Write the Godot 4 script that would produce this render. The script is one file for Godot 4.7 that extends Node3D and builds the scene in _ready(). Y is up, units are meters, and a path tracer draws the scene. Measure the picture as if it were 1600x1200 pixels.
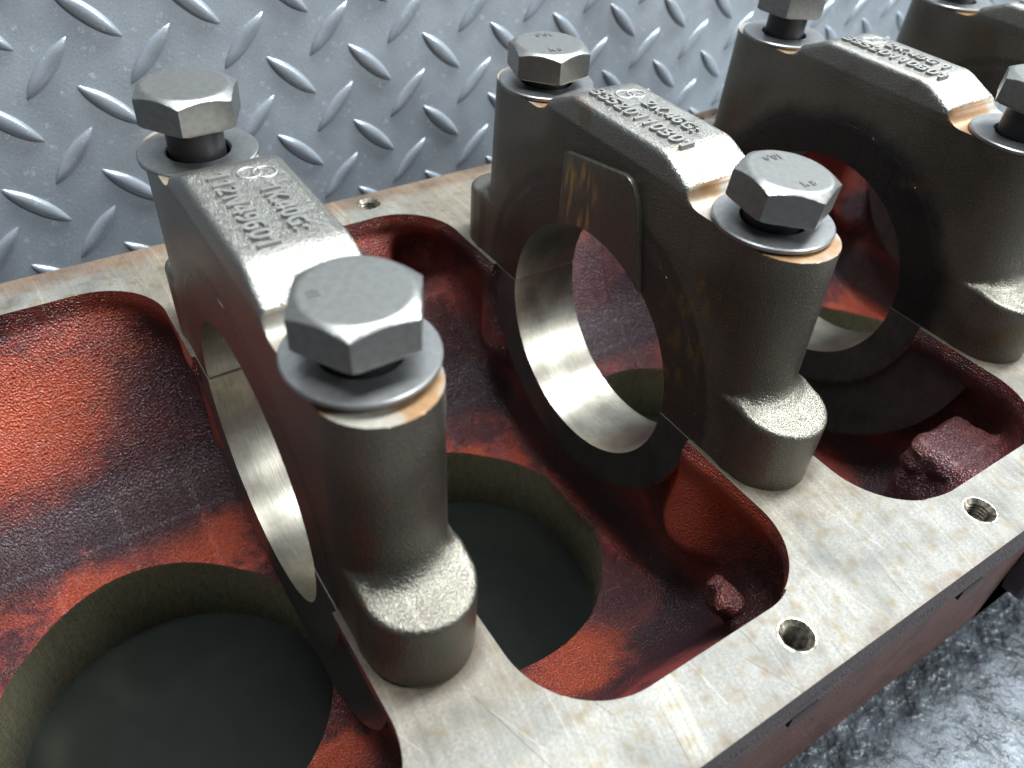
extends Node3D
# Upside-down engine block with its main bearing caps. Shapes are worked out in millimetres and written out in metres.
# x runs along the crankshaft axis, y is up, z runs across the block; y = 0 is the machined deck.

const MM := 0.001
const PITCH := 128.0      # distance between two bearings
const HALF_T := 14.7      # half the thickness of a cap
const BORE := 46.0        # main bearing bore radius
const RING := 61.0        # machined thrust ring radius
const CYL := 60.0         # cylinder bore radius
const FLOOR_Y := -101.0   # crankcase floor
const BENCH_Y := -140.0
const WALL_Z := -190.0

var tex := {}
var mats := {}
var n_big: FastNoiseLite
var n_mid: FastNoiseLite
var n_fine: FastNoiseLite
var bay_seed := 0.0
var rough_block := false
# where the red paint is still clean
var clean := [[Vector3(129, -30, 68), 26.0, 0.9], [Vector3(127, -8, 86), 18.0, 0.9], [Vector3(84, -98, 74), 24.0, 0.7], [Vector3(110, -12, -116), 22.0, 0.6], [Vector3(-62, -40, -100), 34.0, 0.85], [Vector3(-30, -10, -116), 24.0, 0.5], [Vector3(-60, -101, -62), 14.0, 0.7], [Vector3(-6, -101, -62), 14.0, 0.7], [Vector3(215, -12, -112), 22.0, 0.7]]
# grimy patches on the red paint, some painting shade into hollow and corner: centre, radius, strength
var stains_and_shade := [[Vector3(-8, -45, -95), 34.0, 0.8], [Vector3(-40, -72, -78), 30.0, 0.85], [Vector3(112, -22, -108), 16.0, 0.95], [Vector3(118, -62, -84), 30.0, 0.75], [Vector3(205, -55, -90), 50.0, 0.85], [Vector3(120, -45, 96), 26.0, 0.9], [Vector3(118, -92, 52), 26.0, 0.75], [Vector3(236, -40, 92), 44.0, 0.85], [Vector3(200, -60, 100), 40.0, 0.8]]

# ---------------------------------------------------------------- small helpers
func smin(a: float, b: float, k: float) -> float:
	var h := maxf(k - absf(a - b), 0.0) / k
	return minf(a, b) - h * h * k * 0.25

func smax(a: float, b: float, k: float) -> float:
	var h := maxf(k - absf(a - b), 0.0) / k
	return maxf(a, b) + h * h * k * 0.25

func sstep(a: float, b: float, x: float) -> float:
	var t := clampf((x - a) / (b - a), 0.0, 1.0)
	return t * t * (3.0 - 2.0 * t)

func lin(r: float, g: float, b: float) -> Color:
	return Color(r, g, b).linear_to_srgb()

func set_metas(o: Node, label: String, category: String, group := "", kind := "") -> void:
	if label != "": o.set_meta("label", label)
	if category != "": o.set_meta("category", category)
	if group != "": o.set_meta("group", group)
	if kind != "": o.set_meta("kind", kind)

func thing(called: String, at_mm: Vector3, label: String, category: String, group := "") -> Node3D:
	var o := Node3D.new()
	o.name = called
	o.position = at_mm * MM
	add_child(o, true)
	set_metas(o, label, category, group)
	return o

func part(called: String, mesh: Mesh, mat: Material, parent: Node) -> MeshInstance3D:
	var o := MeshInstance3D.new()
	o.name = called
	o.mesh = mesh
	o.material_override = mat
	parent.add_child(o, true)
	return o

# ---------------------------------------------------------------- fields (signed distances in mm)
func f_cap(x: float, y: float, z: float) -> float:
	var ax := absf(x)
	var az := absf(z)
	var r := sqrt(y * y + z * z)
	# side-view outline: raised middle and the two seats
	var mid := maxf(az - 35.5, y - 87.0)
	mid = smax(mid, 0.43 * (az - 23.0) + 0.903 * (y - 87.0), 1.2)
	var prof := smin(mid, y - 76.3, 7.0)
	var cz := 63.0 + (76.0 - y) * 0.03
	var dz := maxf(az - cz, 0.0)
	var plan := sqrt(dz * dz + x * x) - HALF_T
	# the raised middle leans in a little and is rounded like a casting
	plan += maxf(y - 76.0, 0.0) * 0.06
	var body := smax(prof, plan, 0.35 + 2.0 * sstep(76.0, 82.0, y))
	# foot
	var df := maxf(az - 79.3, 0.0)
	var foot := smax(sqrt(df * df + x * x) - HALF_T, y - 25.5 + (az - 79.0) * 0.10, 2.2)
	body = smin(body, foot, 0.1 + 7.0 * sstep(69.0, 77.0, az))
	# machined pad, proud of both cast faces
	if ax > 12.0:
		body = minf(body, maxf(r - RING, ax - 14.95))
	body = maxf(body, BORE - r)
	var hx := sqrt(x * x + (az - 56.5) * (az - 56.5))
	body = maxf(body, minf(9.2 - hx, y - 55.0))
	return maxf(body, 0.15 - y)

# worn pad standing proud of the second cap's face
func f_pad(x: float, y: float, z: float) -> float:
	var r := sqrt(y * y + z * z)
	var top := 0.985 * (y - 72.6) - 0.17 * z
	var f := smax(-21.0 - z, top, 2.0)
	f = smax(f, 0.62 * (z - 17.0) + 0.785 * (y - 71.0), 3.0)
	f = smax(f, 0.97 * (z - 20.5) + 0.24 * (y - 60.0), 5.0)
	f = smax(f, -16.35 - x, 0.7)
	return maxf(maxf(f, x + 14.0), maxf(BORE + 0.4 - r, 38.0 - y))

func f_block(u: float, y: float, z: float) -> float:
	var au := absf(u)
	var d := -y
	var zc := z - 1.5
	var az := absf(zc)
	var r := sqrt(y * y + z * z)
	# crankcase bay: rounded box that undercuts the bulkheads and narrows to the cylinders
	var a := 47.6 + 11.5 * sstep(4.0, 28.0, d)
	var low := maxf(d - 68.0, 0.0)
	var b := 120.5 - 0.42 * maxf(d - 9.0, 0.0) - 0.0275 * low * low
	if d > 6.0:
		b += 1.1 * sin(u * 0.055 + bay_seed) * sin(d * 0.06 + 1.0) * minf((d - 6.0) * 0.08, 1.0)
	var corner := 27.0 - 9.0 * sstep(10.0, 60.0, d)
	var qx := au - a + corner
	var qz := az - b + corner
	var mx := maxf(qx, 0.0)
	var mz := maxf(qz, 0.0)
	var poc := sqrt(mx * mx + mz * mz) + minf(maxf(qx, qz), 0.0) - corner
	poc = smax(poc, d + FLOOR_Y, 7.0)
	# hollow beside the far corner, lump near the near corner
	var hx := u - 40.0
	var hz := z + 112.0
	var hy := y + 26.0
	poc = smin(poc, sqrt(hx * hx + hz * hz * 0.8 + hy * hy) - 13.0, 9.0)
	hx = u - 47.0
	hz = z - 104.0
	hy = y + 30.0
	poc = smin(poc, sqrt(hx * hx + hz * hz + hy * hy) - 15.0, 9.0)
	var lump := sqrt((u - 42.0 + 0.3 * (y + 42.0)) * (u - 42.0 + 0.3 * (y + 42.0)) * 1.9 + (z - 97.0) * (z - 97.0) * 1.3 + (y + 42.0) * (y + 42.0) * 0.38) - 7.0
	poc = -smin(-poc, smin(lump, sqrt((u - 37.0) * (u - 37.0) + (z - 103.0) * (z - 103.0) + (y + 32.0) * (y + 31.0) * 1.8) - 5.0, 3.0) + 1.3 * n_mid.get_noise_3d(u * 2.2, y * 2.2, z * 2.2), 6.0)
	if rough_block and u < 0.0 and z > 60.0:
		var bl := Vector3(maxf(absf(u + 33.0) - 11.0, 0.0), maxf(absf(y + 42.0) - 14.0, 0.0), maxf(absf(z - 103.0) - 9.0, 0.0)).length() - 5.0
		poc = -smin(-poc, bl + 1.6 * n_mid.get_noise_3d(u * 1.5, y * 1.5, z * 1.5), 8.0)
	var solid := maxf(y, -poc)
	# bolt columns under the feet
	var cx := 64.0 - au
	var cz := absf(z) - 66.0
	var cy := maxf(d - 46.0, 0.0)
	var col := sqrt(cx * cx + cz * cz + cy * cy) - 15.0
	if u > 0.0 or z < 0.0:
		solid = smin(solid, maxf(col, y + 7.0), 7.0)
	# thrust ring
	if au > 40.0:
		solid = maxf(solid, -maxf(r - RING, au - 48.9))
		solid = minf(solid, maxf(smax(r - RING, 48.9 - au, 1.0), y))
		if u < 0.0:
			solid = minf(solid, maxf(smax(maxf(r - 88.0, -77.0 - y), 50.6 - au, 1.0), y))
	solid = maxf(solid, BORE - r)
	solid = maxf(solid, minf(CYL - sqrt(u * u + z * z), lerpf(-95.0, -101.0, sstep(53.0, 58.0, au)) - y))
	# outside
	var notch := 1.6 * sstep(9.5, 11.5, d) - 1.0 * sstep(13.0, 18.0, d) + 10.0 * sstep(21.0, 24.5, d)
	solid = smax(solid, z - (144.0 - notch), 1.0)
	solid = smax(solid, -z - (141.0 - notch), 1.0)
	var hd := sqrt((u - 21.0) * (u - 21.0) + (absf(z) - 131.7) * (absf(z) - 131.7))
	solid = maxf(solid, minf(5.3 - hd, 16.0 - d))
	return maxf(solid, BENCH_Y + 0.5 - y)

func f_head(x: float, y: float, z: float) -> float:
	var h := maxf(absf(x * 0.8660254 + z * 0.5), maxf(absf(x * 0.8660254 - z * 0.5), absf(z))) - 13.25
	var rad := sqrt(x * x + z * z)
	var f := smax(h, maxf(y - 10.0, -y), 0.5)
	f = smax(f, (rad - 11.9) * 0.5 + (y - 10.0) * 0.866, 0.3)
	f = maxf(f, (rad - 14.3) * 0.5 - y * 0.866)
	return smax(f, 0.0 - 100.0, 1.0)

# ---------------------------------------------------------------- dual contouring: one vertex in each cell that the surface crosses
func contour(field: Callable, lo: Vector3, hi: Vector3, cell: float, slope := 1.25) -> Dictionary:
	var nx := int(ceil((hi.x - lo.x) / cell))
	var ny := int(ceil((hi.y - lo.y) / cell))
	var nz := int(ceil((hi.z - lo.z) / cell))
	var px := nx + 1
	var py := ny + 1
	var pz := nz + 1
	var vals := PackedFloat32Array()
	vals.resize(px * py * pz)
	vals.fill(1e9)
	var active := PackedInt32Array()
	var bs := 6
	for bx in range(0, nx, bs):
		for by in range(0, ny, bs):
			for bz in range(0, nz, bs):
				var c := lo + Vector3(bx + bs * 0.5, by + bs * 0.5, bz + bs * 0.5) * cell
				if absf(field.call(c.x, c.y, c.z)) > bs * cell * 0.8661 * slope:
					continue
				for i in range(bx, mini(bx + bs, nx) + 1):
					for j in range(by, mini(by + bs, ny) + 1):
						var at := (i * py + j) * pz
						for k in range(bz, mini(bz + bs, nz) + 1):
							if vals[at + k] > 1e8:
								vals[at + k] = field.call(lo.x + i * cell, lo.y + j * cell, lo.z + k * cell)
				for i in range(bx, mini(bx + bs, nx)):
					for j in range(by, mini(by + bs, ny)):
						for k in range(bz, mini(bz + bs, nz)):
							var o := (i * py + j) * pz + k
							var s := int(vals[o] < 0.0) + int(vals[o + 1] < 0.0) + int(vals[o + pz] < 0.0) + int(vals[o + pz + 1] < 0.0)
							o += py * pz
							s += int(vals[o] < 0.0) + int(vals[o + 1] < 0.0) + int(vals[o + pz] < 0.0) + int(vals[o + pz + 1] < 0.0)
							if s > 0 and s < 8:
								active.append((i * py + j) * pz + k)
	# edges
	var step := [py * pz, pz, 1]
	var edge_p := {}
	var edge_n := {}
	var verts := PackedVector3Array()
	var cell_v := {}
	var e := 0.02
	for id in active:
		var i := id / (py * pz)
		var j := (id / pz) % py
		var k := id % pz
		var ps: Array[Vector3] = []
		var ns: Array[Vector3] = []
		var mass := Vector3()
		for ax in 3:
			for m in 4:
				var o := id
				var g := Vector3(i, j, k)
				var b1 := m & 1
				var b2 := m >> 1
				if ax == 0:
					o += b1 * pz + b2
					g += Vector3(0, b1, b2)
				elif ax == 1:
					o += b1 * py * pz + b2
					g += Vector3(b1, 0, b2)
				else:
					o += b1 * py * pz + b2 * pz
					g += Vector3(b1, b2, 0)
				var v0 := vals[o]
				var v1 := vals[o + step[ax]]
				if (v0 < 0.0) == (v1 < 0.0):
					continue
				var key := o * 3 + ax
				if not edge_p.has(key):
					var dir := Vector3()
					dir[ax] = cell
					var p0 := lo + g * cell
					var t0 := 0.0
					var t1 := 1.0
					var t := 0.5
					for it in 3:
						t = clampf(t0 + (t1 - t0) * v0 / (v0 - v1), t0 + (t1 - t0) * 0.02, t1 - (t1 - t0) * 0.02)
						var q := p0 + dir * t
						var vm: float = field.call(q.x, q.y, q.z)
						if absf(vm) < 0.002:
							break
						if (vm < 0.0) == (v0 < 0.0):
							t0 = t
							v0 = vm
						else:
							t1 = t
							v1 = vm
					var p := p0 + dir * t
					var a: float = field.call(p.x + e, p.y - e, p.z - e)
					var b: float = field.call(p.x - e, p.y - e, p.z + e)
					var c: float = field.call(p.x - e, p.y + e, p.z - e)
					var d: float = field.call(p.x + e, p.y + e, p.z + e)
					edge_p[key] = p
					edge_n[key] = Vector3(a - b - c + d, -a - b + c + d, -a + b - c + d).normalized()
				ps.append(edge_p[key])
				ns.append(edge_n[key])
				mass += edge_p[key]
		mass /= ps.size()
		var bx := Vector3(0.06, 0, 0)
		var by := Vector3(0, 0.06, 0)
		var bz := Vector3(0, 0, 0.06)
		var rhs := Vector3()
		for q in ps.size():
			var n := ns[q]
			bx += n * n.x
			by += n * n.y
			bz += n * n.z
			rhs += n * n.dot(ps[q] - mass)
		var vtx := mass + Basis(bx, by, bz).inverse() * rhs
		var c0 := lo + Vector3(i, j, k) * cell
		vtx = vtx.clamp(c0, c0 + Vector3.ONE * cell)
		cell_v[id] = verts.size()
		verts.append(vtx)
	# quads round the crossed edges; front faces clockwise
	var tris := PackedInt32Array()
	for id in active:
		var i := id / (py * pz)
		var j := (id / pz) % py
		var k := id % pz
		for ax in 3:
			var v0 := vals[id]
			var v1 := vals[id + step[ax]]
			if (v0 < 0.0) == (v1 < 0.0):
				continue
			var s1: int = step[(ax + 1) % 3]
			var s2: int = step[(ax + 2) % 3]
			if not (cell_v.has(id - s1) and cell_v.has(id - s2) and cell_v.has(id - s1 - s2)):
				continue
			var a: int = cell_v[id]
			var b: int = cell_v[id - s1]
			var c: int = cell_v[id - s1 - s2]
			var d: int = cell_v[id - s2]
			if v0 < 0.0:
				tris.append_array([a, c, b, a, d, c] if verts[a].distance_squared_to(verts[c]) < verts[b].distance_squared_to(verts[d]) else [a, d, b, b, d, c])
			else:
				tris.append_array([a, b, c, a, c, d] if verts[a].distance_squared_to(verts[c]) < verts[b].distance_squared_to(verts[d]) else [a, b, d, b, c, d])
	# normals per corner, split at creases
	var nt := tris.size() / 3
	var fn := PackedVector3Array()
	fn.resize(nt)
	var fa := PackedVector3Array()
	fa.resize(nt)
	var around := []
	around.resize(verts.size())
	for v in verts.size():
		around[v] = PackedInt32Array()
	for t in nt:
		var n := (verts[tris[t * 3 + 2]] - verts[tris[t * 3]]).cross(verts[tris[t * 3 + 1]] - verts[tris[t * 3]])
		fa[t] = n
		fn[t] = n.normalized()
		for c in 3:
			around[tris[t * 3 + c]].append(t)
	var normals := PackedVector3Array()
	normals.resize(tris.size())
	for t in nt:
		var me := fn[t]
		for c in 3:
			var sum := Vector3()
			for o in around[tris[t * 3 + c]]:
				if fn[o].dot(me) > 0.76:
					sum += fa[o]
			normals[t * 3 + c] = sum.normalized()
	return {"v": verts, "t": tris, "n": normals, "f": fn}

# Takes the contoured shapes in soups (each {d, kinds, place, mirror}), joins what touches and gives, for each class of surface, one mesh
# for every connected piece of it; paint(class, point, normal) is the colour of a point.
func pieces(soups: Array, count: int, paint: Callable, least := 40) -> Array:
	var pos := PackedVector3Array()
	var nor := PackedVector3Array()
	var kinds := PackedInt32Array()
	for s in soups:
		var v: PackedVector3Array = s.d.v
		var t: PackedInt32Array = s.d.t
		var n: PackedVector3Array = s.d.n
		var placed := PackedVector3Array()
		for p in v:
			placed.append(s.place.call(Vector3(-p.x, p.y, p.z) if s.mirror else p))
		var order := [0, 2, 1] if s.mirror else [0, 1, 2]
		for f in s.kinds.size():
			var a := placed[t[f * 3]]
			if (placed[t[f * 3 + 1]] - a).cross(placed[t[f * 3 + 2]] - a).length_squared() < 1e-8:
				continue
			kinds.append(s.kinds[f])
			for q in order:
				pos.append(placed[t[f * 3 + q]])
				var m := n[f * 3 + q]
				nor.append(Vector3(-m.x, m.y, m.z) if s.mirror else m)
	var out := []
	for kind in count:
		var ids := {}
		var root := PackedInt32Array()
		var at := PackedInt32Array()
		at.resize(pos.size())
		for f in kinds.size():
			if kinds[f] != kind:
				continue
			for q in 3:
				var key := Vector3i((pos[f * 3 + q] * 50.0).round())
				if not ids.has(key):
					ids[key] = root.size()
					root.append(root.size())
				at[f * 3 + q] = ids[key]
			var r0 := at[f * 3]
			while root[r0] != r0: r0 = root[r0]
			for q in [1, 2]:
				var r1 := at[f * 3 + q]
				while root[r1] != r1:
					root[r1] = root[root[r1]]
					r1 = root[r1]
				root[r1] = r0
		var groups := {}
		for f in kinds.size():
			if kinds[f] != kind:
				continue
			var r := at[f * 3]
			while root[r] != r:
				root[r] = root[root[r]]
				r = root[r]
			if not groups.has(r): groups[r] = []
			groups[r].append(f)
		var big := []
		for g in groups.values():
			if g.size() >= least: big.append(g)
		big.sort_custom(func(a, b): return a.size() > b.size())
		for g in groups.values():
			if g.size() < least and big.size() > 0:
				var p: Vector3 = pos[g[0] * 3]
				var best: Array = big[0]
				var near := 1e9
				for c in big:
					var q: Vector3 = pos[c[c.size() / 2] * 3]
					if q.distance_to(p) < near:
						near = q.distance_to(p)
						best = c
				best.append_array(g)
		var meshes := []
		for g in big:
			var mp := PackedVector3Array()
			var mn := PackedVector3Array()
			var mc := PackedColorArray()
			var mi := PackedInt32Array()
			var seen := {}
			for f in g:
				for q in 3:
					var c: int = f * 3 + q
					var key := [at[c], Vector3i((nor[c] * 10.0).round())]
					if not seen.has(key):
						seen[key] = mp.size()
						mp.append(pos[c] * MM)
						mn.append(nor[c])
						mc.append(paint.call(kind, pos[c], nor[c]))
					mi.append(seen[key])
			var arr := []
			arr.resize(Mesh.ARRAY_MAX)
			arr[Mesh.ARRAY_VERTEX] = mp
			arr[Mesh.ARRAY_NORMAL] = mn
			arr[Mesh.ARRAY_COLOR] = mc
			arr[Mesh.ARRAY_INDEX] = mi
			var mesh := ArrayMesh.new()
			mesh.add_surface_from_arrays(Mesh.PRIMITIVE_TRIANGLES, arr)
			meshes.append(mesh)
		out.append(meshes)
	return out

# gives slivers that were put in the wrong class to the class round them
func tidy(d: Dictionary, kinds: PackedInt32Array, least: int) -> PackedInt32Array:
	var t: PackedInt32Array = d.t
	var around := {}
	for f in kinds.size():
		for q in 3:
			if not around.has(t[f * 3 + q]): around[t[f * 3 + q]] = PackedInt32Array()
			around[t[f * 3 + q]].append(f)
	var done := PackedByteArray()
	done.resize(kinds.size())
	for f in kinds.size():
		if done[f]: continue
		var group := PackedInt32Array([f])
		done[f] = 1
		var at := 0
		var votes := {}
		while at < group.size():
			for q in 3:
				for o in around[t[group[at] * 3 + q]]:
					if kinds[o] != kinds[f]:
						votes[kinds[o]] = votes.get(kinds[o], 0) + 1
					elif not done[o]:
						done[o] = 1
						group.append(o)
			at += 1
		if group.size() < least and votes.size() > 0:
			var best: int = votes.keys()[0]
			for k in votes.keys():
				if votes[k] > votes[best]: best = k
			for o in group: kinds[o] = best
	return kinds

# profile of (radius, height) turned about y; smooth within 40 degrees
func lathe(profile: PackedVector2Array, sides: int, closed := false) -> ArrayMesh:
	var st := SurfaceTool.new()
	st.begin(Mesh.PRIMITIVE_TRIANGLES)
	var m := profile.size() - (0 if closed else 1)
	for q in m:
		var p := profile[q]
		var w := profile[(q + 1) % profile.size()]
		var flat := (w - p).normalized()
		var nn := Vector2(flat.y, -flat.x)
		for s in sides:
			var a0 := TAU * s / sides
			var a1 := TAU * (s + 1) / sides
			var quad := [[p, a0], [w, a1], [w, a0], [p, a0], [p, a1], [w, a1]]
			for c in quad:
				var r: Vector2 = c[0]
				st.set_normal(Vector3(nn.x * cos(c[1]), nn.y, nn.x * sin(c[1])))
				st.set_color(Color.WHITE)
				st.add_vertex(Vector3(r.x * cos(c[1]), r.y, r.x * sin(c[1])) * MM)
	return st.commit()

# ---------------------------------------------------------------- textures and materials
func noise(seed_: int, freq: float, octaves := 3, type := FastNoiseLite.TYPE_SIMPLEX_SMOOTH) -> FastNoiseLite:
	var n := FastNoiseLite.new()
	n.seed = seed_
	n.noise_type = type
	n.frequency = freq
	n.fractal_type = FastNoiseLite.FRACTAL_FBM if octaves > 1 else FastNoiseLite.FRACTAL_NONE
	n.fractal_octaves = octaves
	return n

func grey(n: FastNoiseLite, w: int, h: int) -> Image:
	var im := n.get_seamless_image(w, h, false, false, 0.15, true)
	im.convert(Image.FORMAT_L8)
	return im

# maps grey 0..1 through lo..hi with a contrast about the middle
func ramp(im: Image, lo: float, hi: float, gain := 1.0) -> Image:
	var data := im.get_data()
	for i in data.size():
		var x := clampf((data[i] / 255.0 - 0.5) * gain + 0.5, 0.0, 1.0)
		data[i] = int(clampf(lo + (hi - lo) * x, 0.0, 1.0) * 255.0)
	return Image.create_from_data(im.get_width(), im.get_height(), false, Image.FORMAT_L8, data)

func mix_images(a: Image, b: Image, share: float) -> Image:
	var x := a.get_data()
	var y := b.get_data()
	for i in x.size():
		x[i] = int(x[i] * (1.0 - share) + y[i] * share)
	return Image.create_from_data(a.get_width(), a.get_height(), false, Image.FORMAT_L8, x)

func make_textures() -> void:
	var cast := mix_images(grey(noise(3, 0.07, 4), 512, 512), grey(noise(5, 0.055, 2, FastNoiseLite.TYPE_CELLULAR), 512, 512), 0.55)
	tex.cast = ImageTexture.create_from_image(cast)
	tex.cast_tone = ImageTexture.create_from_image(ramp(grey(noise(8, 0.05, 5), 512, 512), 0.74, 1.0, 1.6))
	var streak := grey(noise(11, 0.09, 4), 512, 24)
	streak.resize(512, 512, Image.INTERPOLATE_CUBIC)
	var rough_streak := mix_images(streak, grey(noise(12, 0.02, 4), 512, 512), 0.35)
	tex.brush = ImageTexture.create_from_image(rough_streak)
	tex.brush_tone = ImageTexture.create_from_image(ramp(rough_streak, 0.86, 1.0, 1.6))
	tex.brush_rough = ImageTexture.create_from_image(ramp(rough_streak, 0.6, 1.0, 1.6))
	tex.blotch = ImageTexture.create_from_image(ramp(grey(noise(21, 0.012, 6), 512, 512), 0.45, 1.0, 2.2))
	tex.soft = ImageTexture.create_from_image(ramp(grey(noise(22, 0.03, 6), 512, 512), 0.9, 1.0, 1.3))
	tex.grain = ImageTexture.create_from_image(grey(noise(31, 0.2, 3), 512, 512))
	tex.ripple = ImageTexture.create_from_image(mix_images(grey(noise(41, 0.02, 5), 512, 512), grey(noise(43, 0.05, 2, FastNoiseLite.TYPE_CELLULAR), 512, 512), 0.4))
	tex.wet = ImageTexture.create_from_image(ramp(grey(noise(44, 0.012, 5), 512, 512), 0.62, 1.0, 1.8))
	# deck: face-mill arcs across the rails, tan stains and pale streaks, laid once across the width of the block
	var side := 1400
	var deck := PackedByteArray()
	deck.resize(side * side * 3)
	var line := PackedFloat32Array()
	var n1 := noise(61, 0.30, 3)
	var n2 := noise(62, 0.05, 4)
	var n3 := noise(63, 0.9, 2)
	for i in side * 2:
		var q := 300.0 * i / side
		line.append(0.5 * n1.get_noise_1d(q) + 0.6 * n2.get_noise_1d(q) + 0.35 * n3.get_noise_1d(q))
	var stain := grey(noise(64, 0.03, 5), side, side).get_data()
	var smear := grey(noise(65, 0.008, 4), side, side).get_data()
	var speck := grey(noise(66, 0.17, 4), side, side).get_data()
	for j in side:
		var z := 300.0 * j / side - 150.0
		var lean := 0.0022 * (absf(z) - 95.0) * (absf(z) - 95.0) + 0.10 * z
		for i in side:
			var o := j * side + i
			var l := line[posmod(int((300.0 * i / side + lean) * side / 300.0), side)]
			var st := stain[o] / 255.0
			var sm := smear[o] / 255.0
			var sp := speck[o] / 255.0
			var v := 0.80 + 0.10 * l + 0.22 * (sp - 0.5) + 0.12 * (sm - 0.5)
			var tan_ := clampf((st - 0.56) * 2.6 + (sp - 0.5) * 0.9, 0.0, 1.0) * 0.5
			var pale := clampf((l - 0.30) * 3.0, 0.0, 1.0) * clampf((sm - 0.35) * 4.0, 0.0, 1.0)
			var grime := clampf((0.42 - sm) * 2.0 + (sp - 0.5) * 0.5, 0.0, 1.0) * 0.16
			v += 0.15 * pale
			v *= 1.0 - grime
			deck[o * 3] = int(clampf(v * (1.0 - 0.20 * tan_), 0.0, 1.0) * 255.0)
			deck[o * 3 + 1] = int(clampf(v * (1.0 - 0.34 * tan_ - 0.02 * pale), 0.0, 1.0) * 255.0)
			deck[o * 3 + 2] = int(clampf(v * (1.0 - 0.56 * tan_ - 0.10 * pale), 0.0, 1.0) * 255.0)
	var hand := RandomNumberGenerator.new()
	hand.seed = 5
	for q in 130:
		var p := Vector2(hand.randf_range(0, side), hand.randf_range(0, side))
		var dir := Vector2.from_angle(PI / 2 + hand.randf_range(-0.45, 0.25))
		var tone := 1.22 if hand.randf() < 0.6 else 0.72
		for k in hand.randi_range(30, 170):
			p += dir
			var o := (posmod(int(p.y), side) * side + posmod(int(p.x), side)) * 3
			for ch in 3: deck[o + ch] = mini(int(deck[o + ch] * tone), 255)
	tex.deck = ImageTexture.create_from_image(Image.create_from_data(side, side, false, Image.FORMAT_RGB8, deck))
	# wall: scuffs, pale specks and short scratches
	var rng := RandomNumberGenerator.new()
	rng.seed = 77
	var scuff := ramp(grey(noise(51, 0.006, 5), 1024, 1024), 0.66, 0.76, 1.3)
	scuff = mix_images(scuff, ramp(grey(noise(52, 0.15, 3), 1024, 1024), 0.6, 0.85, 1.3), 0.3)
	for i in 900:
		var x := rng.randi_range(4, 1018)
		var y := rng.randi_range(4, 1018)
		var size := 2 if rng.randf() < 0.75 else rng.randi_range(3, 6)
		for k in size * size:
			var px := clampi(x + rng.randi_range(-size, size), 0, 1023)
			var py := clampi(y + rng.randi_range(-size, size), 0, 1023)
			scuff.set_pixel(px, py, Color.WHITE)
	for i in 70:
		var p := Vector2(rng.randf_range(30, 990), rng.randf_range(30, 990))
		var dir := Vector2.from_angle(rng.randf_range(-0.5, 0.9))
		var bend := rng.randf_range(-0.02, 0.02)
		for k in rng.randi_range(8, 45):
			p += dir
			dir = dir.rotated(bend)
			if rng.randf() < 0.6:
				scuff.set_pixel(clampi(int(p.x), 0, 1023), clampi(int(p.y), 0, 1023), Color(0.95, 0.95, 0.95))
	tex.scuff = ImageTexture.create_from_image(scuff)

func surface(albedo: Color, metallic: float, rough: float, tile_mm: float, tone: Texture2D, rough_map: Texture2D, bump: Texture2D, bump_mm: float, vertex := true) -> StandardMaterial3D:
	var m := StandardMaterial3D.new()
	m.albedo_color = albedo
	m.metallic = metallic
	m.roughness = rough
	m.vertex_color_use_as_albedo = vertex
	m.uv1_triplanar = true
	m.uv1_world_triplanar = true
	m.uv1_triplanar_sharpness = 6.0
	m.uv1_scale = Vector3.ONE * (1000.0 / tile_mm)
	if tone: m.albedo_texture = tone
	if rough_map:
		m.roughness_texture = rough_map
	if bump:
		m.heightmap_enabled = true
		m.heightmap_texture = bump
		m.heightmap_scale = bump_mm * 0.1
	return m

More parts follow.
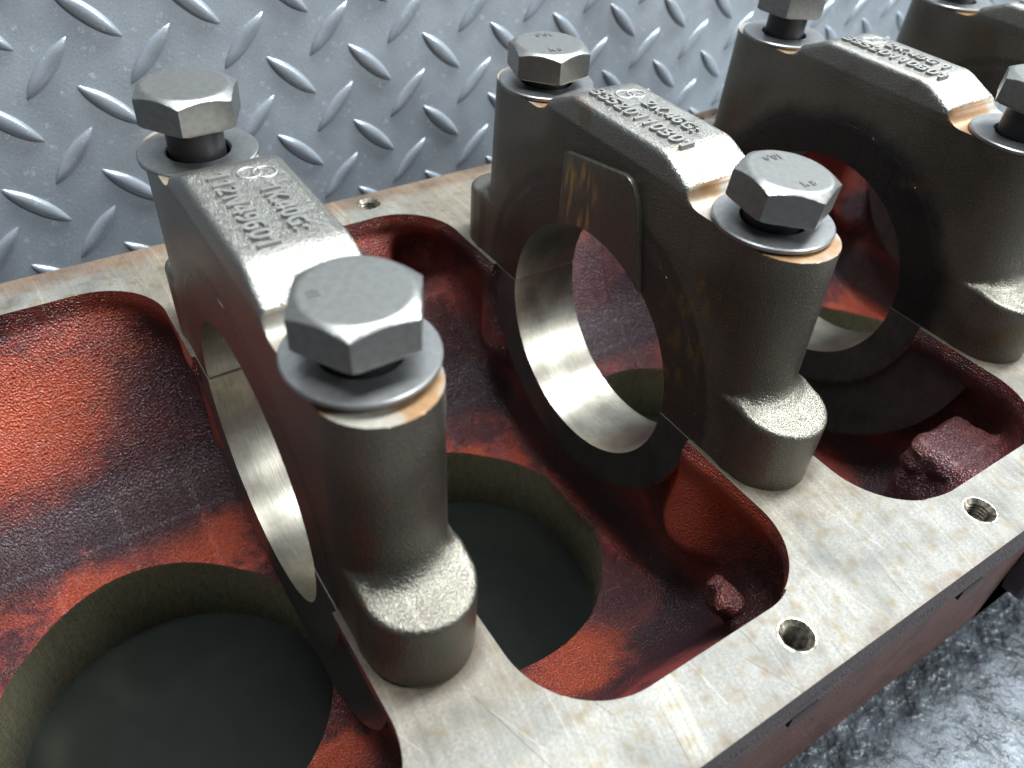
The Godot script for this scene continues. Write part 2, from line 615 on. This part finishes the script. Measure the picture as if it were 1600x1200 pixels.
func make_materials() -> void:
	mats.paint = surface(Color.WHITE, 0.0, 0.3, 30.0, tex.cast_tone, null, tex.cast, 1.4)
	mats.deck = surface(Color.WHITE, 0.12, 0.58, 300.0, tex.deck, null, tex.deck, 0.05)
	mats.deck.uv1_offset = Vector3(0.5, 0.5, 0.5)
	mats.deck.metallic_specular = 0.35
	mats.bore = surface(Color.WHITE, 1.0, 0.35, 34.0, tex.brush_tone, null, tex.brush, 0.02)
	mats.thrust = surface(Color.WHITE, 0.7, 0.45, 40.0, tex.brush_tone, tex.brush_rough, tex.brush, 0.02)
	mats.cylinder = surface(Color.WHITE, 0.85, 0.36, 38.0, tex.brush_tone, tex.brush_rough, tex.brush, 0.025)
	mats.outside = surface(Color.WHITE, 0.0, 0.6, 40.0, tex.cast_tone, null, tex.cast, 0.5)
	mats.cap = surface(Color.WHITE, 0.92, 0.33, 17.0, tex.cast_tone, null, tex.cast, 0.27)
	mats.seat = surface(Color.WHITE, 0.35, 0.42, 40.0, tex.soft, null, tex.grain, 0.03)
	mats.letter = surface(lin(0.38, 0.37, 0.345), 0.85, 0.36, 9.0, tex.cast_tone, null, tex.cast, 0.12, false)
	mats.head = surface(lin(0.225, 0.222, 0.208), 0.85, 0.37, 40.0, tex.soft, null, tex.grain, 0.03, false)
	mats.shank = surface(lin(0.035, 0.035, 0.038), 0.6, 0.4, 60.0, tex.soft, null, tex.grain, 0.03, false)
	mats.washer = surface(lin(0.25, 0.25, 0.245), 0.9, 0.38, 45.0, tex.soft, null, tex.grain, 0.02, false)
	mats.thread = surface(lin(0.42, 0.37, 0.29), 0.9, 0.36, 16.0, tex.blotch, null, null, 0.0, false)
	mats.plate = surface(lin(0.58, 0.635, 0.685), 0.28, 0.47, 190.0, tex.scuff, null, tex.grain, 0.05, false)
	mats.lug = surface(lin(0.60, 0.66, 0.72), 0.45, 0.27, 110.0, tex.scuff, null, tex.grain, 0.04, false)
	mats.slot = surface(lin(0.02, 0.014, 0.012), 0.0, 0.7, 20.0, null, null, null, 0.0, false)
	mats.boss = surface(lin(0.11, 0.07, 0.075), 0.0, 0.4, 21.0, tex.cast_tone, null, tex.cast, 0.5, false)
	mats.bench = surface(lin(0.105, 0.12, 0.135), 0.0, 0.44, 130.0, tex.wet, null, tex.ripple, 2.6, false)
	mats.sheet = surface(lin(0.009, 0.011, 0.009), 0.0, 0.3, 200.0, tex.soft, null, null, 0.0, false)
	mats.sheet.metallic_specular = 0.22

# ---------------------------------------------------------------- paint: colour of each surface, with some light and shade painted in (rust, dirt, bare metal)
func paint_cap(kind: int, p: Vector3, n: Vector3) -> Color:
	var g := n_big.get_noise_3d(p.x, p.y, p.z)
	var m := n_mid.get_noise_3d(p.x, p.y, p.z)
	if kind == 1:
		return Color(0.36, 0.34, 0.30) * (0.9 + 0.25 * m)
	if kind == 2:
		var rust := sstep(-0.15, 0.35, m + g * 0.6 + 0.15)
		return Color(0.27, 0.245, 0.20).lerp(Color(0.24, 0.115, 0.035), rust * 0.85)
	var c := Color(0.215, 0.198, 0.162).lerp(Color(0.135, 0.123, 0.10), sstep(-0.2, 0.4, g))
	var bore_r := Vector2(p.y, p.z).length()
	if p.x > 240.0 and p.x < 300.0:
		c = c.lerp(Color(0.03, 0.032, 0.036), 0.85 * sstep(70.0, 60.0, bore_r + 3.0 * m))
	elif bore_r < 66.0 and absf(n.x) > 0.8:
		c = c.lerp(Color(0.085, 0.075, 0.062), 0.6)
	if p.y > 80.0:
		c = c.lerp(Color(0.34, 0.33, 0.30), 0.8)  # top painted lighter, standing in for the light it catches
	if p.x > 120.0 and p.x < 170.0:
		c = c.lerp(Color(0.34, 0.23, 0.08), 0.6 * sstep(0.12, 0.4, n_fine.get_noise_3d(p.x, p.y * 0.4, p.z) + 0.3 * m) * sstep(17.0, 6.0, Vector2(p.z - 46.0 - 0.1 * (p.y - 30.0), (p.y - 34.0) * 0.4).length()))
	c = c.lerp(Color(0.22, 0.13, 0.06), 0.45 * sstep(0.25, 0.5, m) * sstep(0.05, 0.3, g))
	return c

func paint_block(kind: int, p: Vector3, n: Vector3) -> Color:
	var g := n_big.get_noise_3d(p.x, p.y, p.z)
	var m := n_mid.get_noise_3d(p.x, p.y, p.z)
	var f := n_fine.get_noise_3d(p.x, p.y, p.z)
	match kind:
		0:
			var c := Color(0.245, 0.232, 0.20).lerp(Color(0.218, 0.208, 0.184), sstep(-0.2, 0.3, g))
			if p.z > 120.5 + 0.4 * m:
				c = c * 1.16
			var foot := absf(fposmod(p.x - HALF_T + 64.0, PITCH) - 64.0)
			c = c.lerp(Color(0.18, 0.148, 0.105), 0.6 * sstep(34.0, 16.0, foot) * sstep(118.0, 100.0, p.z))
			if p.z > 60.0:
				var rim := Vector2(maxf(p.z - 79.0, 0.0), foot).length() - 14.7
				c = c.lerp(Color(0.075, 0.05, 0.03), 0.75 * sstep(5.5, 0.0, rim + 1.5 * m))  # oily ring round the near feet, with their contact shadow painted in
			c = c.lerp(Color(0.17, 0.115, 0.08), 0.9 * sstep(-126.0, -136.0, p.z + 4.0 * m) + 0.5 * sstep(141.0, 144.0, p.z + 4.0 * m))
			return c
		1:
			return Color(0.30, 0.275, 0.225) * (0.9 + 0.45 * m)
		2:
			return Color(0.085, 0.08, 0.075) * (0.9 + 0.3 * m)
		3:
			return Color(0.70, 0.62, 0.40).lerp(Color(0.26, 0.245, 0.18), sstep(FLOOR_Y - 6.0, FLOOR_Y - 38.0, p.y))  # olive, darker towards the bottom of the bore
		4:
			return Color(0.10, 0.066, 0.062).lerp(Color(0.15, 0.06, 0.044), sstep(-22.0, -28.0, p.y)) * (0.6 + 0.3 * m)
	# red oxide paint, grimy in broad patches
	var red := Color(0.38, 0.072, 0.05).lerp(Color(0.28, 0.058, 0.05), sstep(-0.3, 0.3, g))
	red = red.lerp(Color(0.46, 0.078, 0.035), sstep(0.0, 0.4, n_big.get_noise_3d(p.z + 300.0, p.x, p.y)))
	var dirt_and_shade := sstep(-0.12, 0.32, n_big.get_noise_3d(p.x * 1.1 + 90.0, p.y * 1.6, p.z) + 0.35 * f + 0.2 * m)
	dirt_and_shade = maxf(dirt_and_shade * 0.85, 1.0 * sstep(-52.0, -76.0, p.y + 12.0 * g) * sstep(-99.0, -90.0, p.y))
	for s in stains_and_shade:
		dirt_and_shade = maxf(dirt_and_shade, s[2] * sstep(s[1] * 1.25, s[1] * 0.5, p.distance_to(s[0]) + 9.0 * m + 7.0 * f))
	for s in clean:
		var share: float = s[2] * sstep(s[1] * 1.25, s[1] * 0.5, p.distance_to(s[0]) + 6.0 * m + 4.0 * f)
		dirt_and_shade *= 1.0 - share
		red = red.lerp(Color(0.50, 0.085, 0.035), share)
	return red.lerp(Color(0.032, 0.022, 0.027), dirt_and_shade * 0.95)

# ---------------------------------------------------------------- parts of the scene
func text_mesh(s: String, size_mm: float, depth_mm: float) -> TextMesh:
	var t := TextMesh.new()
	var font := SystemFont.new()
	font.font_names = PackedStringArray(["Droid Sans"])
	font.font_weight = 700
	t.font = font
	t.text = s
	t.font_size = 32
	t.pixel_size = size_mm * MM / 23.0
	t.depth = depth_mm * MM
	t.curve_step = 2.0
	return t

func lay_text(called: String, s: String, size_mm: float, at_mm: Vector3, parent: Node, mat: Material, turn := 0.0, stretch := 1.0) -> void:
	var o := part(called, text_mesh(s, size_mm, 1.4), mat, parent)
	# lies on its back: reads along +z with its top towards +x
	o.basis = Basis(Vector3.UP, -PI / 2 + turn) * Basis(Vector3.RIGHT, -PI / 2) * Basis.from_scale(Vector3(stretch, 1, 1))
	o.position = at_mm * MM

func torus_ring(r: float, tube: float) -> Mesh:
	var t := TorusMesh.new()
	t.inner_radius = (r - tube) * MM
	t.outer_radius = (r + tube) * MM
	t.rings = 32
	t.ring_segments = 10
	return t

func build_caps() -> void:
	var shape := contour(f_cap, Vector3(-17, -1, -96), Vector3(17, 89, 96), 1.0)
	var v: PackedVector3Array = shape.v
	var t: PackedInt32Array = shape.t
	var kinds := PackedInt32Array()
	kinds.resize(t.size() / 3)
	for f in kinds.size():
		var c := (v[t[f * 3]] + v[t[f * 3 + 1]] + v[t[f * 3 + 2]]) / 3.0
		var n: Vector3 = shape.f[f]
		var kind := 0
		if absf(Vector2(c.y, c.z).length() - BORE) < 0.25 and absf(n.x) < 0.5:
			kind = 1
		elif absf(c.z) > 35.3 and c.y > 76.1 and c.y < 81.3 and n.y > 0.12:
			kind = 2
		kinds[f] = kind
	kinds = tidy(shape, kinds, 150)
	var labels := [
		"cast iron bearing cap nearest the camera, lettered top, cropped arch over the first cylinder",
		"second bearing cap with rusty patch on its dark face and open bright arch",
		"third bearing cap with large dark machined ring round its bore",
		"rearmost bearing cap, mostly cut off by the top right corner",
	]
	var lines := [["112N49601", "1K.40G:"], ["33520110301", "2K.46G:"], ["33520110301", "2K.43G 1"], ["33520110301", "3K.40G:"]]
	for k in 4:
		var origin := Vector3(HALF_T + PITCH * k, 1.0 if k == 0 else 0.0, 0)
		var o := thing("bearing_cap", origin, labels[k], "bearing cap", "main bearing caps bolted across the block")
		var at := func(p: Vector3) -> Vector3: return p
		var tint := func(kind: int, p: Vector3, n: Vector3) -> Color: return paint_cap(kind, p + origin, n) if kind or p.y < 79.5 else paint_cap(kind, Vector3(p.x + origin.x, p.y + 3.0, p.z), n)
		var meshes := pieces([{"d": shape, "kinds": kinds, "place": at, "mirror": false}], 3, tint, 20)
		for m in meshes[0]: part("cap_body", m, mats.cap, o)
		for m in meshes[1]: part("bearing_bore", m, mats.bore, o)
		for m in meshes[2]: part("bolt_seat", m, mats.seat, o)
		if k == 1:
			var pad := contour(f_pad, Vector3(-18, 36, -23), Vector3(-12, 78, 36), 0.7)
			var zero := PackedInt32Array()
			zero.resize(pad.t.size() / 3)
			var gold := func(_kind: int, p: Vector3, _n: Vector3) -> Color:
				var spot := sstep(13.0, 7.0, Vector2(p.z + 11.0, (p.y - 56.0) * 0.8).length())
				var worn := sstep(-0.15, 0.3, n_fine.get_noise_3d(p.x, p.y * 0.25, p.z * 1.6) + 0.3 * n_mid.get_noise_3d(p.x, p.y, p.z))
				return Color(0.125, 0.115, 0.098).lerp(Color(0.42, 0.29, 0.10), spot * worn * 0.9)
			for m in pieces([{"d": pad, "kinds": zero, "place": at, "mirror": false}], 1, gold)[0]: part("raised_pad", m, mats.thrust, o)
		lay_text("raised_lettering", lines[k][0], 5.6, Vector3(-5.5, 87.25, 1.5), o, mats.letter)
		lay_text("raised_lettering", lines[k][1], 5.0, Vector3(4.2, 87.25, 5.5), o, mats.letter)
		var logo := Node3D.new()
		logo.name = "cast_emblem"
		o.add_child(logo, true)
		logo.position = Vector3(4.6, 86.9, -15.5) * MM
		for s in [-1, 1]:
			var ring := part("emblem_ring", torus_ring(3.0, 0.45), mats.letter, logo)
			ring.position = Vector3(s * 1.9, 0, s * 0.6) * MM

func block_kinds(shape: Dictionary) -> PackedInt32Array:
	var v: PackedVector3Array = shape.v
	var t: PackedInt32Array = shape.t
	var kinds := PackedInt32Array()
	kinds.resize(t.size() / 3)
	for f in kinds.size():
		var c := (v[t[f * 3]] + v[t[f * 3 + 1]] + v[t[f * 3 + 2]]) / 3.0
		var n: Vector3 = shape.f[f]
		var r := Vector2(c.y, c.z).length()
		var kind := 5
		if c.y > -0.12 and n.y > 0.9:
			kind = 0
		elif absf(r - BORE) < 0.3 and absf(n.x) < 0.5:
			kind = 1
		elif absf(n.x) > 0.9 and (absf(absf(c.x) - 48.9) < 0.12 and r < RING or absf(c.x + 50.6) < 0.12 and r < 88.0):
			kind = 2
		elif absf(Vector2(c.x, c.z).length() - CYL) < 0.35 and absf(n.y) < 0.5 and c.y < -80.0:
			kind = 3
		elif c.z > 128.0 or c.z < -126.0:
			kind = 4
		kinds[f] = kind
	return kinds

func build_block() -> void:
	var o := thing("engine_block", Vector3.ZERO, "red painted engine block lying upside down with bare machined deck", "engine block")
	var shapes := []
	var sorted_kinds := []
	for variant in 2:
		rough_block = variant == 1
		var shape := contour(f_block, Vector3(-65.6, -142.4, -145.6), Vector3(65.6, 2.0, 148.8), 1.6, 2.4)
		shapes.append(shape)
		sorted_kinds.append(tidy(shape, block_kinds(shape), 60))
	var names := ["deck_face", "bearing_saddle", "thrust_face", "cylinder_bore", "flange_side", "crankcase_wall"]
	var soups := []
	var m := [mats.deck, mats.bore, mats.thrust, mats.cylinder, mats.outside, mats.paint]
	for bay in 4:
		var cx := HALF_T + 64.0 + PITCH * (bay - 1)
		var flip := bay % 2 == 0
		var want := [-70.3, 102.0, 187.6, 291.7]
		var have := cx + (-21.0 if flip else 21.0)
		var shift: float = want[bay] - have
		var at := func(p: Vector3) -> Vector3:
			p.x = clampf(p.x, -64.0, 64.0) + cx
			if absf(p.z) > 120.0:
				p.x += shift * sstep(22.0, 9.0, Vector2(p.x - have, absf(p.z) - 131.7).length())
			return p
		var which := 1 if bay == 2 else 0
		soups.append({"d": shapes[which], "kinds": sorted_kinds[which], "place": at, "mirror": flip})
		for side in [1, -1]:
			threaded_hole(o, Vector3(want[bay], 0, 131.7 * side))
	side_details(o)
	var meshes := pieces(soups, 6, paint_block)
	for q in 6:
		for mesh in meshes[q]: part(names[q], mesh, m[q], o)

func threaded_hole(o: Node, at_mm: Vector3) -> void:
	var prof := PackedVector2Array([Vector2(5.7, -0.05), Vector2(5.4, 0.03), Vector2(5.0, 0.0), Vector2(4.25, -0.8)])
	var y := -0.8
	for i in 11:
		prof.append(Vector2(3.6, y - 0.65))
		prof.append(Vector2(4.3, y - 1.3))
		y -= 1.3
	prof.append(Vector2(0.0, y))
	var h := part("threaded_hole", lathe(prof, 36), mats.thread, o)
	h.position = at_mm * MM

func side_details(o: Node) -> void:
	# dark slots under the flange and the round boss on the block's flank
	for spot in [Vector3(101, -23.0, 143.2), Vector3(181, -23.0, 143.2)]:
		var box := BoxMesh.new()
		box.size = Vector3(11, 4.4, 1.2) * MM
		var slot := part("flange_slot", box, mats.slot, o)
		slot.position = spot * MM
	var boss := lathe(PackedVector2Array([Vector2(27, -22), Vector2(27, 7), Vector2(26, 9), Vector2(24, 10), Vector2(0, 10)]), 64)
	var b := part("side_boss", boss, mats.boss, o)
	b.rotation.x = PI / 2
	b.position = Vector3(312, -100, 134) * MM

func build_bolts() -> void:
	var shape := contour(f_head, Vector3(-16.5, -1, -16.5), Vector3(16.5, 11.5, 16.5), 0.6)
	var kinds := PackedInt32Array()
	kinds.resize(shape.t.size() / 3)
	var same := func(p: Vector3) -> Vector3: return p
	var white := func(_k: int, _p: Vector3, _n: Vector3) -> Color: return Color.WHITE
	var head: Mesh = pieces([{"d": shape, "kinds": kinds, "place": same, "mirror": false}], 1, white)[0][0]
	var shank := lathe(PackedVector2Array([Vector2(0, -60), Vector2(8.3, -60), Vector2(8.3, -1.5), Vector2(9.0, 0.2)]), 40)
	var washer := lathe(PackedVector2Array([Vector2(9.5, 0.0), Vector2(17.1, 0.0), Vector2(17.5, 0.4), Vector2(17.5, 1.35), Vector2(17.1, 1.7), Vector2(9.8, 1.7), Vector2(9.5, 1.4)]), 72, true)
	# cap, side, bottom of the head, turn (azimuth of a corner), lean about z and x, washer height, labels
	var list := [
		[0, -1, 88.0, 115.0, Vector2(-1.0, 0.5), 76.45, "raised hex bolt on the far end of the first cap", "washer under the raised bolt at the far end of the first cap"],
		[0, 1, 86.6, 120.0, Vector2(1.0, 0.0), 79.2, "large hex bolt nearest the camera, almost screwed down", "bluish washer under the hex bolt nearest the camera"],
		[1, -1, 81.6, 109.0, Vector2(0.0, 0.0), 76.45, "hex bolt on the far end of the second cap, almost seated", "washer under the nearly seated bolt on the far end of the second cap"],
		[1, 1, 83.2, 97.5, Vector2(-3.0, 2.5), 76.9, "tilted hex bolt on the near end of the second cap", "rust-stained washer under the tilted bolt on the near end of the second cap"],
		[2, -1, 87.6, 145.0, Vector2(-1.0, 0.0), 76.45, "high raised hex bolt at the far end of the third cap, cropped at the top", "washer round the bare shank at the far end of the third cap"],
		[2, 1, 88.2, 152.0, Vector2(-2.0, 1.0), 76.45, "half unscrewed hex bolt on the near end of the third cap at the right edge", "washer round the long bare shank on the near end of the third cap"],
		[3, -1, 106.0, 100.0, Vector2(0.0, 0.0), 76.45, "hex bolt above the far end of the rearmost cap", "washer on the far end of the rearmost cap at the top edge"],
		[3, 1, 90.0, 70.0, Vector2(0.0, 0.0), 76.45, "hex bolt on the near end of the rearmost cap", "washer on the near end of the rearmost cap"],
	]
	for b in list:
		var x: float = HALF_T + PITCH * b[0]
		var z: float = 56.5 * b[1]
		var w := part("flat_washer", washer, mats.washer, self)
		w.position = Vector3(x, b[5], z) * MM
		set_metas(w, b[7], "washer", "flat washers under the cap bolts")
		var o := thing("hex_bolt", Vector3(x, b[2], z), b[6], "bolt", "hex bolts of the bearing caps")
		o.rotation = Vector3(deg_to_rad(b[4].y), 0, deg_to_rad(b[4].x))
		var h := part("bolt_head", head, mats.head, o)
		h.rotation.y = -deg_to_rad(b[3]) + PI / 6 - PI / 6
		part("shank", shank, mats.shank, o)
		if b[0] == 0 and b[1] == 1:
			lay_text("raised_mark", "II", 2.6, Vector3(1.5, 9.5, 8.2), h, mats.head, -1.2)
		if b[0] == 1:
			lay_text("raised_mark", "10.9", 2.6, Vector3(-7.6, 9.55, 0), h, mats.head, 0.0)
			lay_text("raised_mark", "K 8", 2.6, Vector3(7.6, 9.55, 0), h, mats.head, PI)

func build_wall() -> void:
	var box := BoxMesh.new()
	box.size = Vector3(2.4, 0.62, 0.006)
	var wall := part("tread_plate_wall", box, mats.plate, self)
	wall.position = Vector3(0.45, BENCH_Y * MM + 0.31, WALL_Z * MM - 0.003)
	set_metas(wall, "grey steel tread plate standing behind the block", "", "", "structure")
	# one raised lug: a lens outline with a rounded back
	var st := SurfaceTool.new()
	st.begin(Mesh.PRIMITIVE_TRIANGLES)
	var length := 15.2
	var width := 3.3
	var high := 1.9
	var nu := 22
	var nv := 12
	var grid := []
	for i in nu + 1:
		var row := []
		var s := -1.0 + 2.0 * i / nu
		var half := width * (1.0 - absf(s) ** 2.2) + 0.25
		for j in nv + 1:
			var q := -cos(PI * j / nv)
			var h := high * sqrt(maxf(1.0 - q * q, 0.0)) * (1.0 - absf(s) ** 5.0)
			row.append(Vector3(s * length, q * half, h) * MM)
		grid.append(row)
	for i in nu:
		for j in nv:
			for p in [[i, j], [i, j + 1], [i + 1, j + 1], [i, j], [i + 1, j + 1], [i + 1, j]]:
				st.set_smooth_group(0)
				st.add_vertex(grid[p[0]][p[1]])
	st.index()
	st.generate_normals()
	var lug := st.commit()
	var spots := []
	var rest := []
	for i in range(-12, 40):
		for j in range(-7, 6):
			for b in 2:
				var x := -8.1 + (i + 0.5 * b) * 40.43
				var y := 59.9 - (j + 0.5 * b) * 37.6
				if y < BENCH_Y + 14.0 or y > 460.0 or absf(x - 450.0) > 1170.0:
					continue
				var tr := Transform3D(Basis(Vector3.BACK, deg_to_rad(47.0 if b == 0 else -43.0)), Vector3(x, y, WALL_Z) * MM)
				if x > -75.0 and x < 790.0 and y > -62.0 and y < 112.0:
					spots.append(tr)
				else:
					rest.append(tr)
	for tr in spots:
		var l := part("tread_lug", lug, mats.lug, wall)
		l.transform = Transform3D(Basis(), -wall.position) * tr
	var mm := MultiMesh.new()
	mm.transform_format = MultiMesh.TRANSFORM_3D
	mm.mesh = lug
	mm.instance_count = rest.size()
	for i in rest.size():
		mm.set_instance_transform(i, Transform3D(Basis(), -wall.position) * rest[i])
	var far := MultiMeshInstance3D.new()
	far.name = "outlying_lugs"
	far.multimesh = mm
	far.material_override = mats.lug
	far.set_meta("kind", "stuff")
	wall.add_child(far, true)

func build_bench() -> void:
	var st := SurfaceTool.new()
	st.begin(Mesh.PRIMITIVE_TRIANGLES)
	var n := noise(91, 0.035, 3)
	var nx := 150
	var nz := 110
	var f := func(i: int, j: int) -> Vector3:
		var x := lerpf(-500.0, 1100.0, float(i) / nx)
		var z := lerpf(WALL_Z, 700.0, float(j) / nz)
		return Vector3(x, BENCH_Y + 1.2 * n.get_noise_2d(x, z) - 0.6, z) * MM
	for i in nx:
		for j in nz:
			for p in [[i, j], [i + 1, j + 1], [i, j + 1], [i, j], [i + 1, j], [i + 1, j + 1]]:
				st.set_smooth_group(0)
				st.add_vertex(f.call(p[0], p[1]))
	st.index()
	st.generate_normals()
	var o := part("bench_top", st.commit(), mats.bench, self)
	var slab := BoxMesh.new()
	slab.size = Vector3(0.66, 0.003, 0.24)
	var sheet := part("added_shade_sheet", slab, mats.sheet, self)  # dark sheet added in place of the shaded bench below the bores
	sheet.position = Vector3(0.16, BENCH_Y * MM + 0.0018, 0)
	set_metas(sheet, "added dark sheet under the block, standing in for shade seen through the cylinder bores", "", "", "structure")
	set_metas(o, "grimy wet blue-grey bench surface beside the block", "", "", "structure")

func lamp(called: String, at: Vector3, size: Vector2, energy: float, color: Color) -> void:
	var l := AreaLight3D.new()
	l.name = called
	l.area_size = size
	l.light_energy = energy
	l.light_color = color
	l.shadow_enabled = true
	l.position = at
	add_child(l, true)
	l.look_at_from_position(at, Vector3(0.12, 0, 0), Vector3(0, 0, 1))

func _ready() -> void:
	# camera
	var cam := Camera3D.new()
	cam.name = "camera"
	cam.fov = 50.681
	cam.near = 0.005
	cam.far = 20.0
	var att := CameraAttributesPhysical.new()
	att.frustum_focal_length = 36.95
	att.frustum_focus_distance = 0.27
	att.frustum_near = 0.005
	att.frustum_far = 20.0
	att.exposure_aperture = 17.0
	cam.attributes = att
	add_child(cam)
	cam.transform = Transform3D(Basis(Vector3(0.83502585, 0.05760278, 0.54718712), Vector3(0.32735582, 0.7473229, -0.57822716), Vector3(-0.44223296, 0.66195951, 0.60517734)).orthonormalized(), Vector3(-0.03736596, 0.19178565, 0.18309695))
	cam.fov = 50.681
	# air and light: a dim workshop with two rows of ceiling tubes
	var env := Environment.new()
	env.background_mode = Environment.BG_COLOR
	env.background_color = lin(0.62, 0.70, 0.80)
	env.background_energy_multiplier = 0.26
	env.tonemap_mode = Environment.TONE_MAPPER_LINEAR
	env.tonemap_exposure = 1.12
	env.sdfgi_enabled = true
	env.ssao_enabled = true
	env.ssil_enabled = true
	var we := WorldEnvironment.new()
	we.environment = env
	add_child(we)
	lamp("ceiling_tube_light", Vector3(0.6, 1.5, -0.04), Vector2(2.2, 0.32), 11.5, Color(0.95, 0.98, 1.0))
	lamp("front_tube_light", Vector3(1.4, 1.25, 1.5), Vector2(2.2, 0.25), 8.0, Color(0.95, 0.98, 1.0))
	n_big = noise(101, 0.018, 2)
	n_mid = noise(102, 0.06, 3)
	n_fine = noise(103, 0.2, 2)
	make_textures()
	make_materials()
	build_wall()
	build_bench()
	build_block()
	build_caps()
	build_bolts()
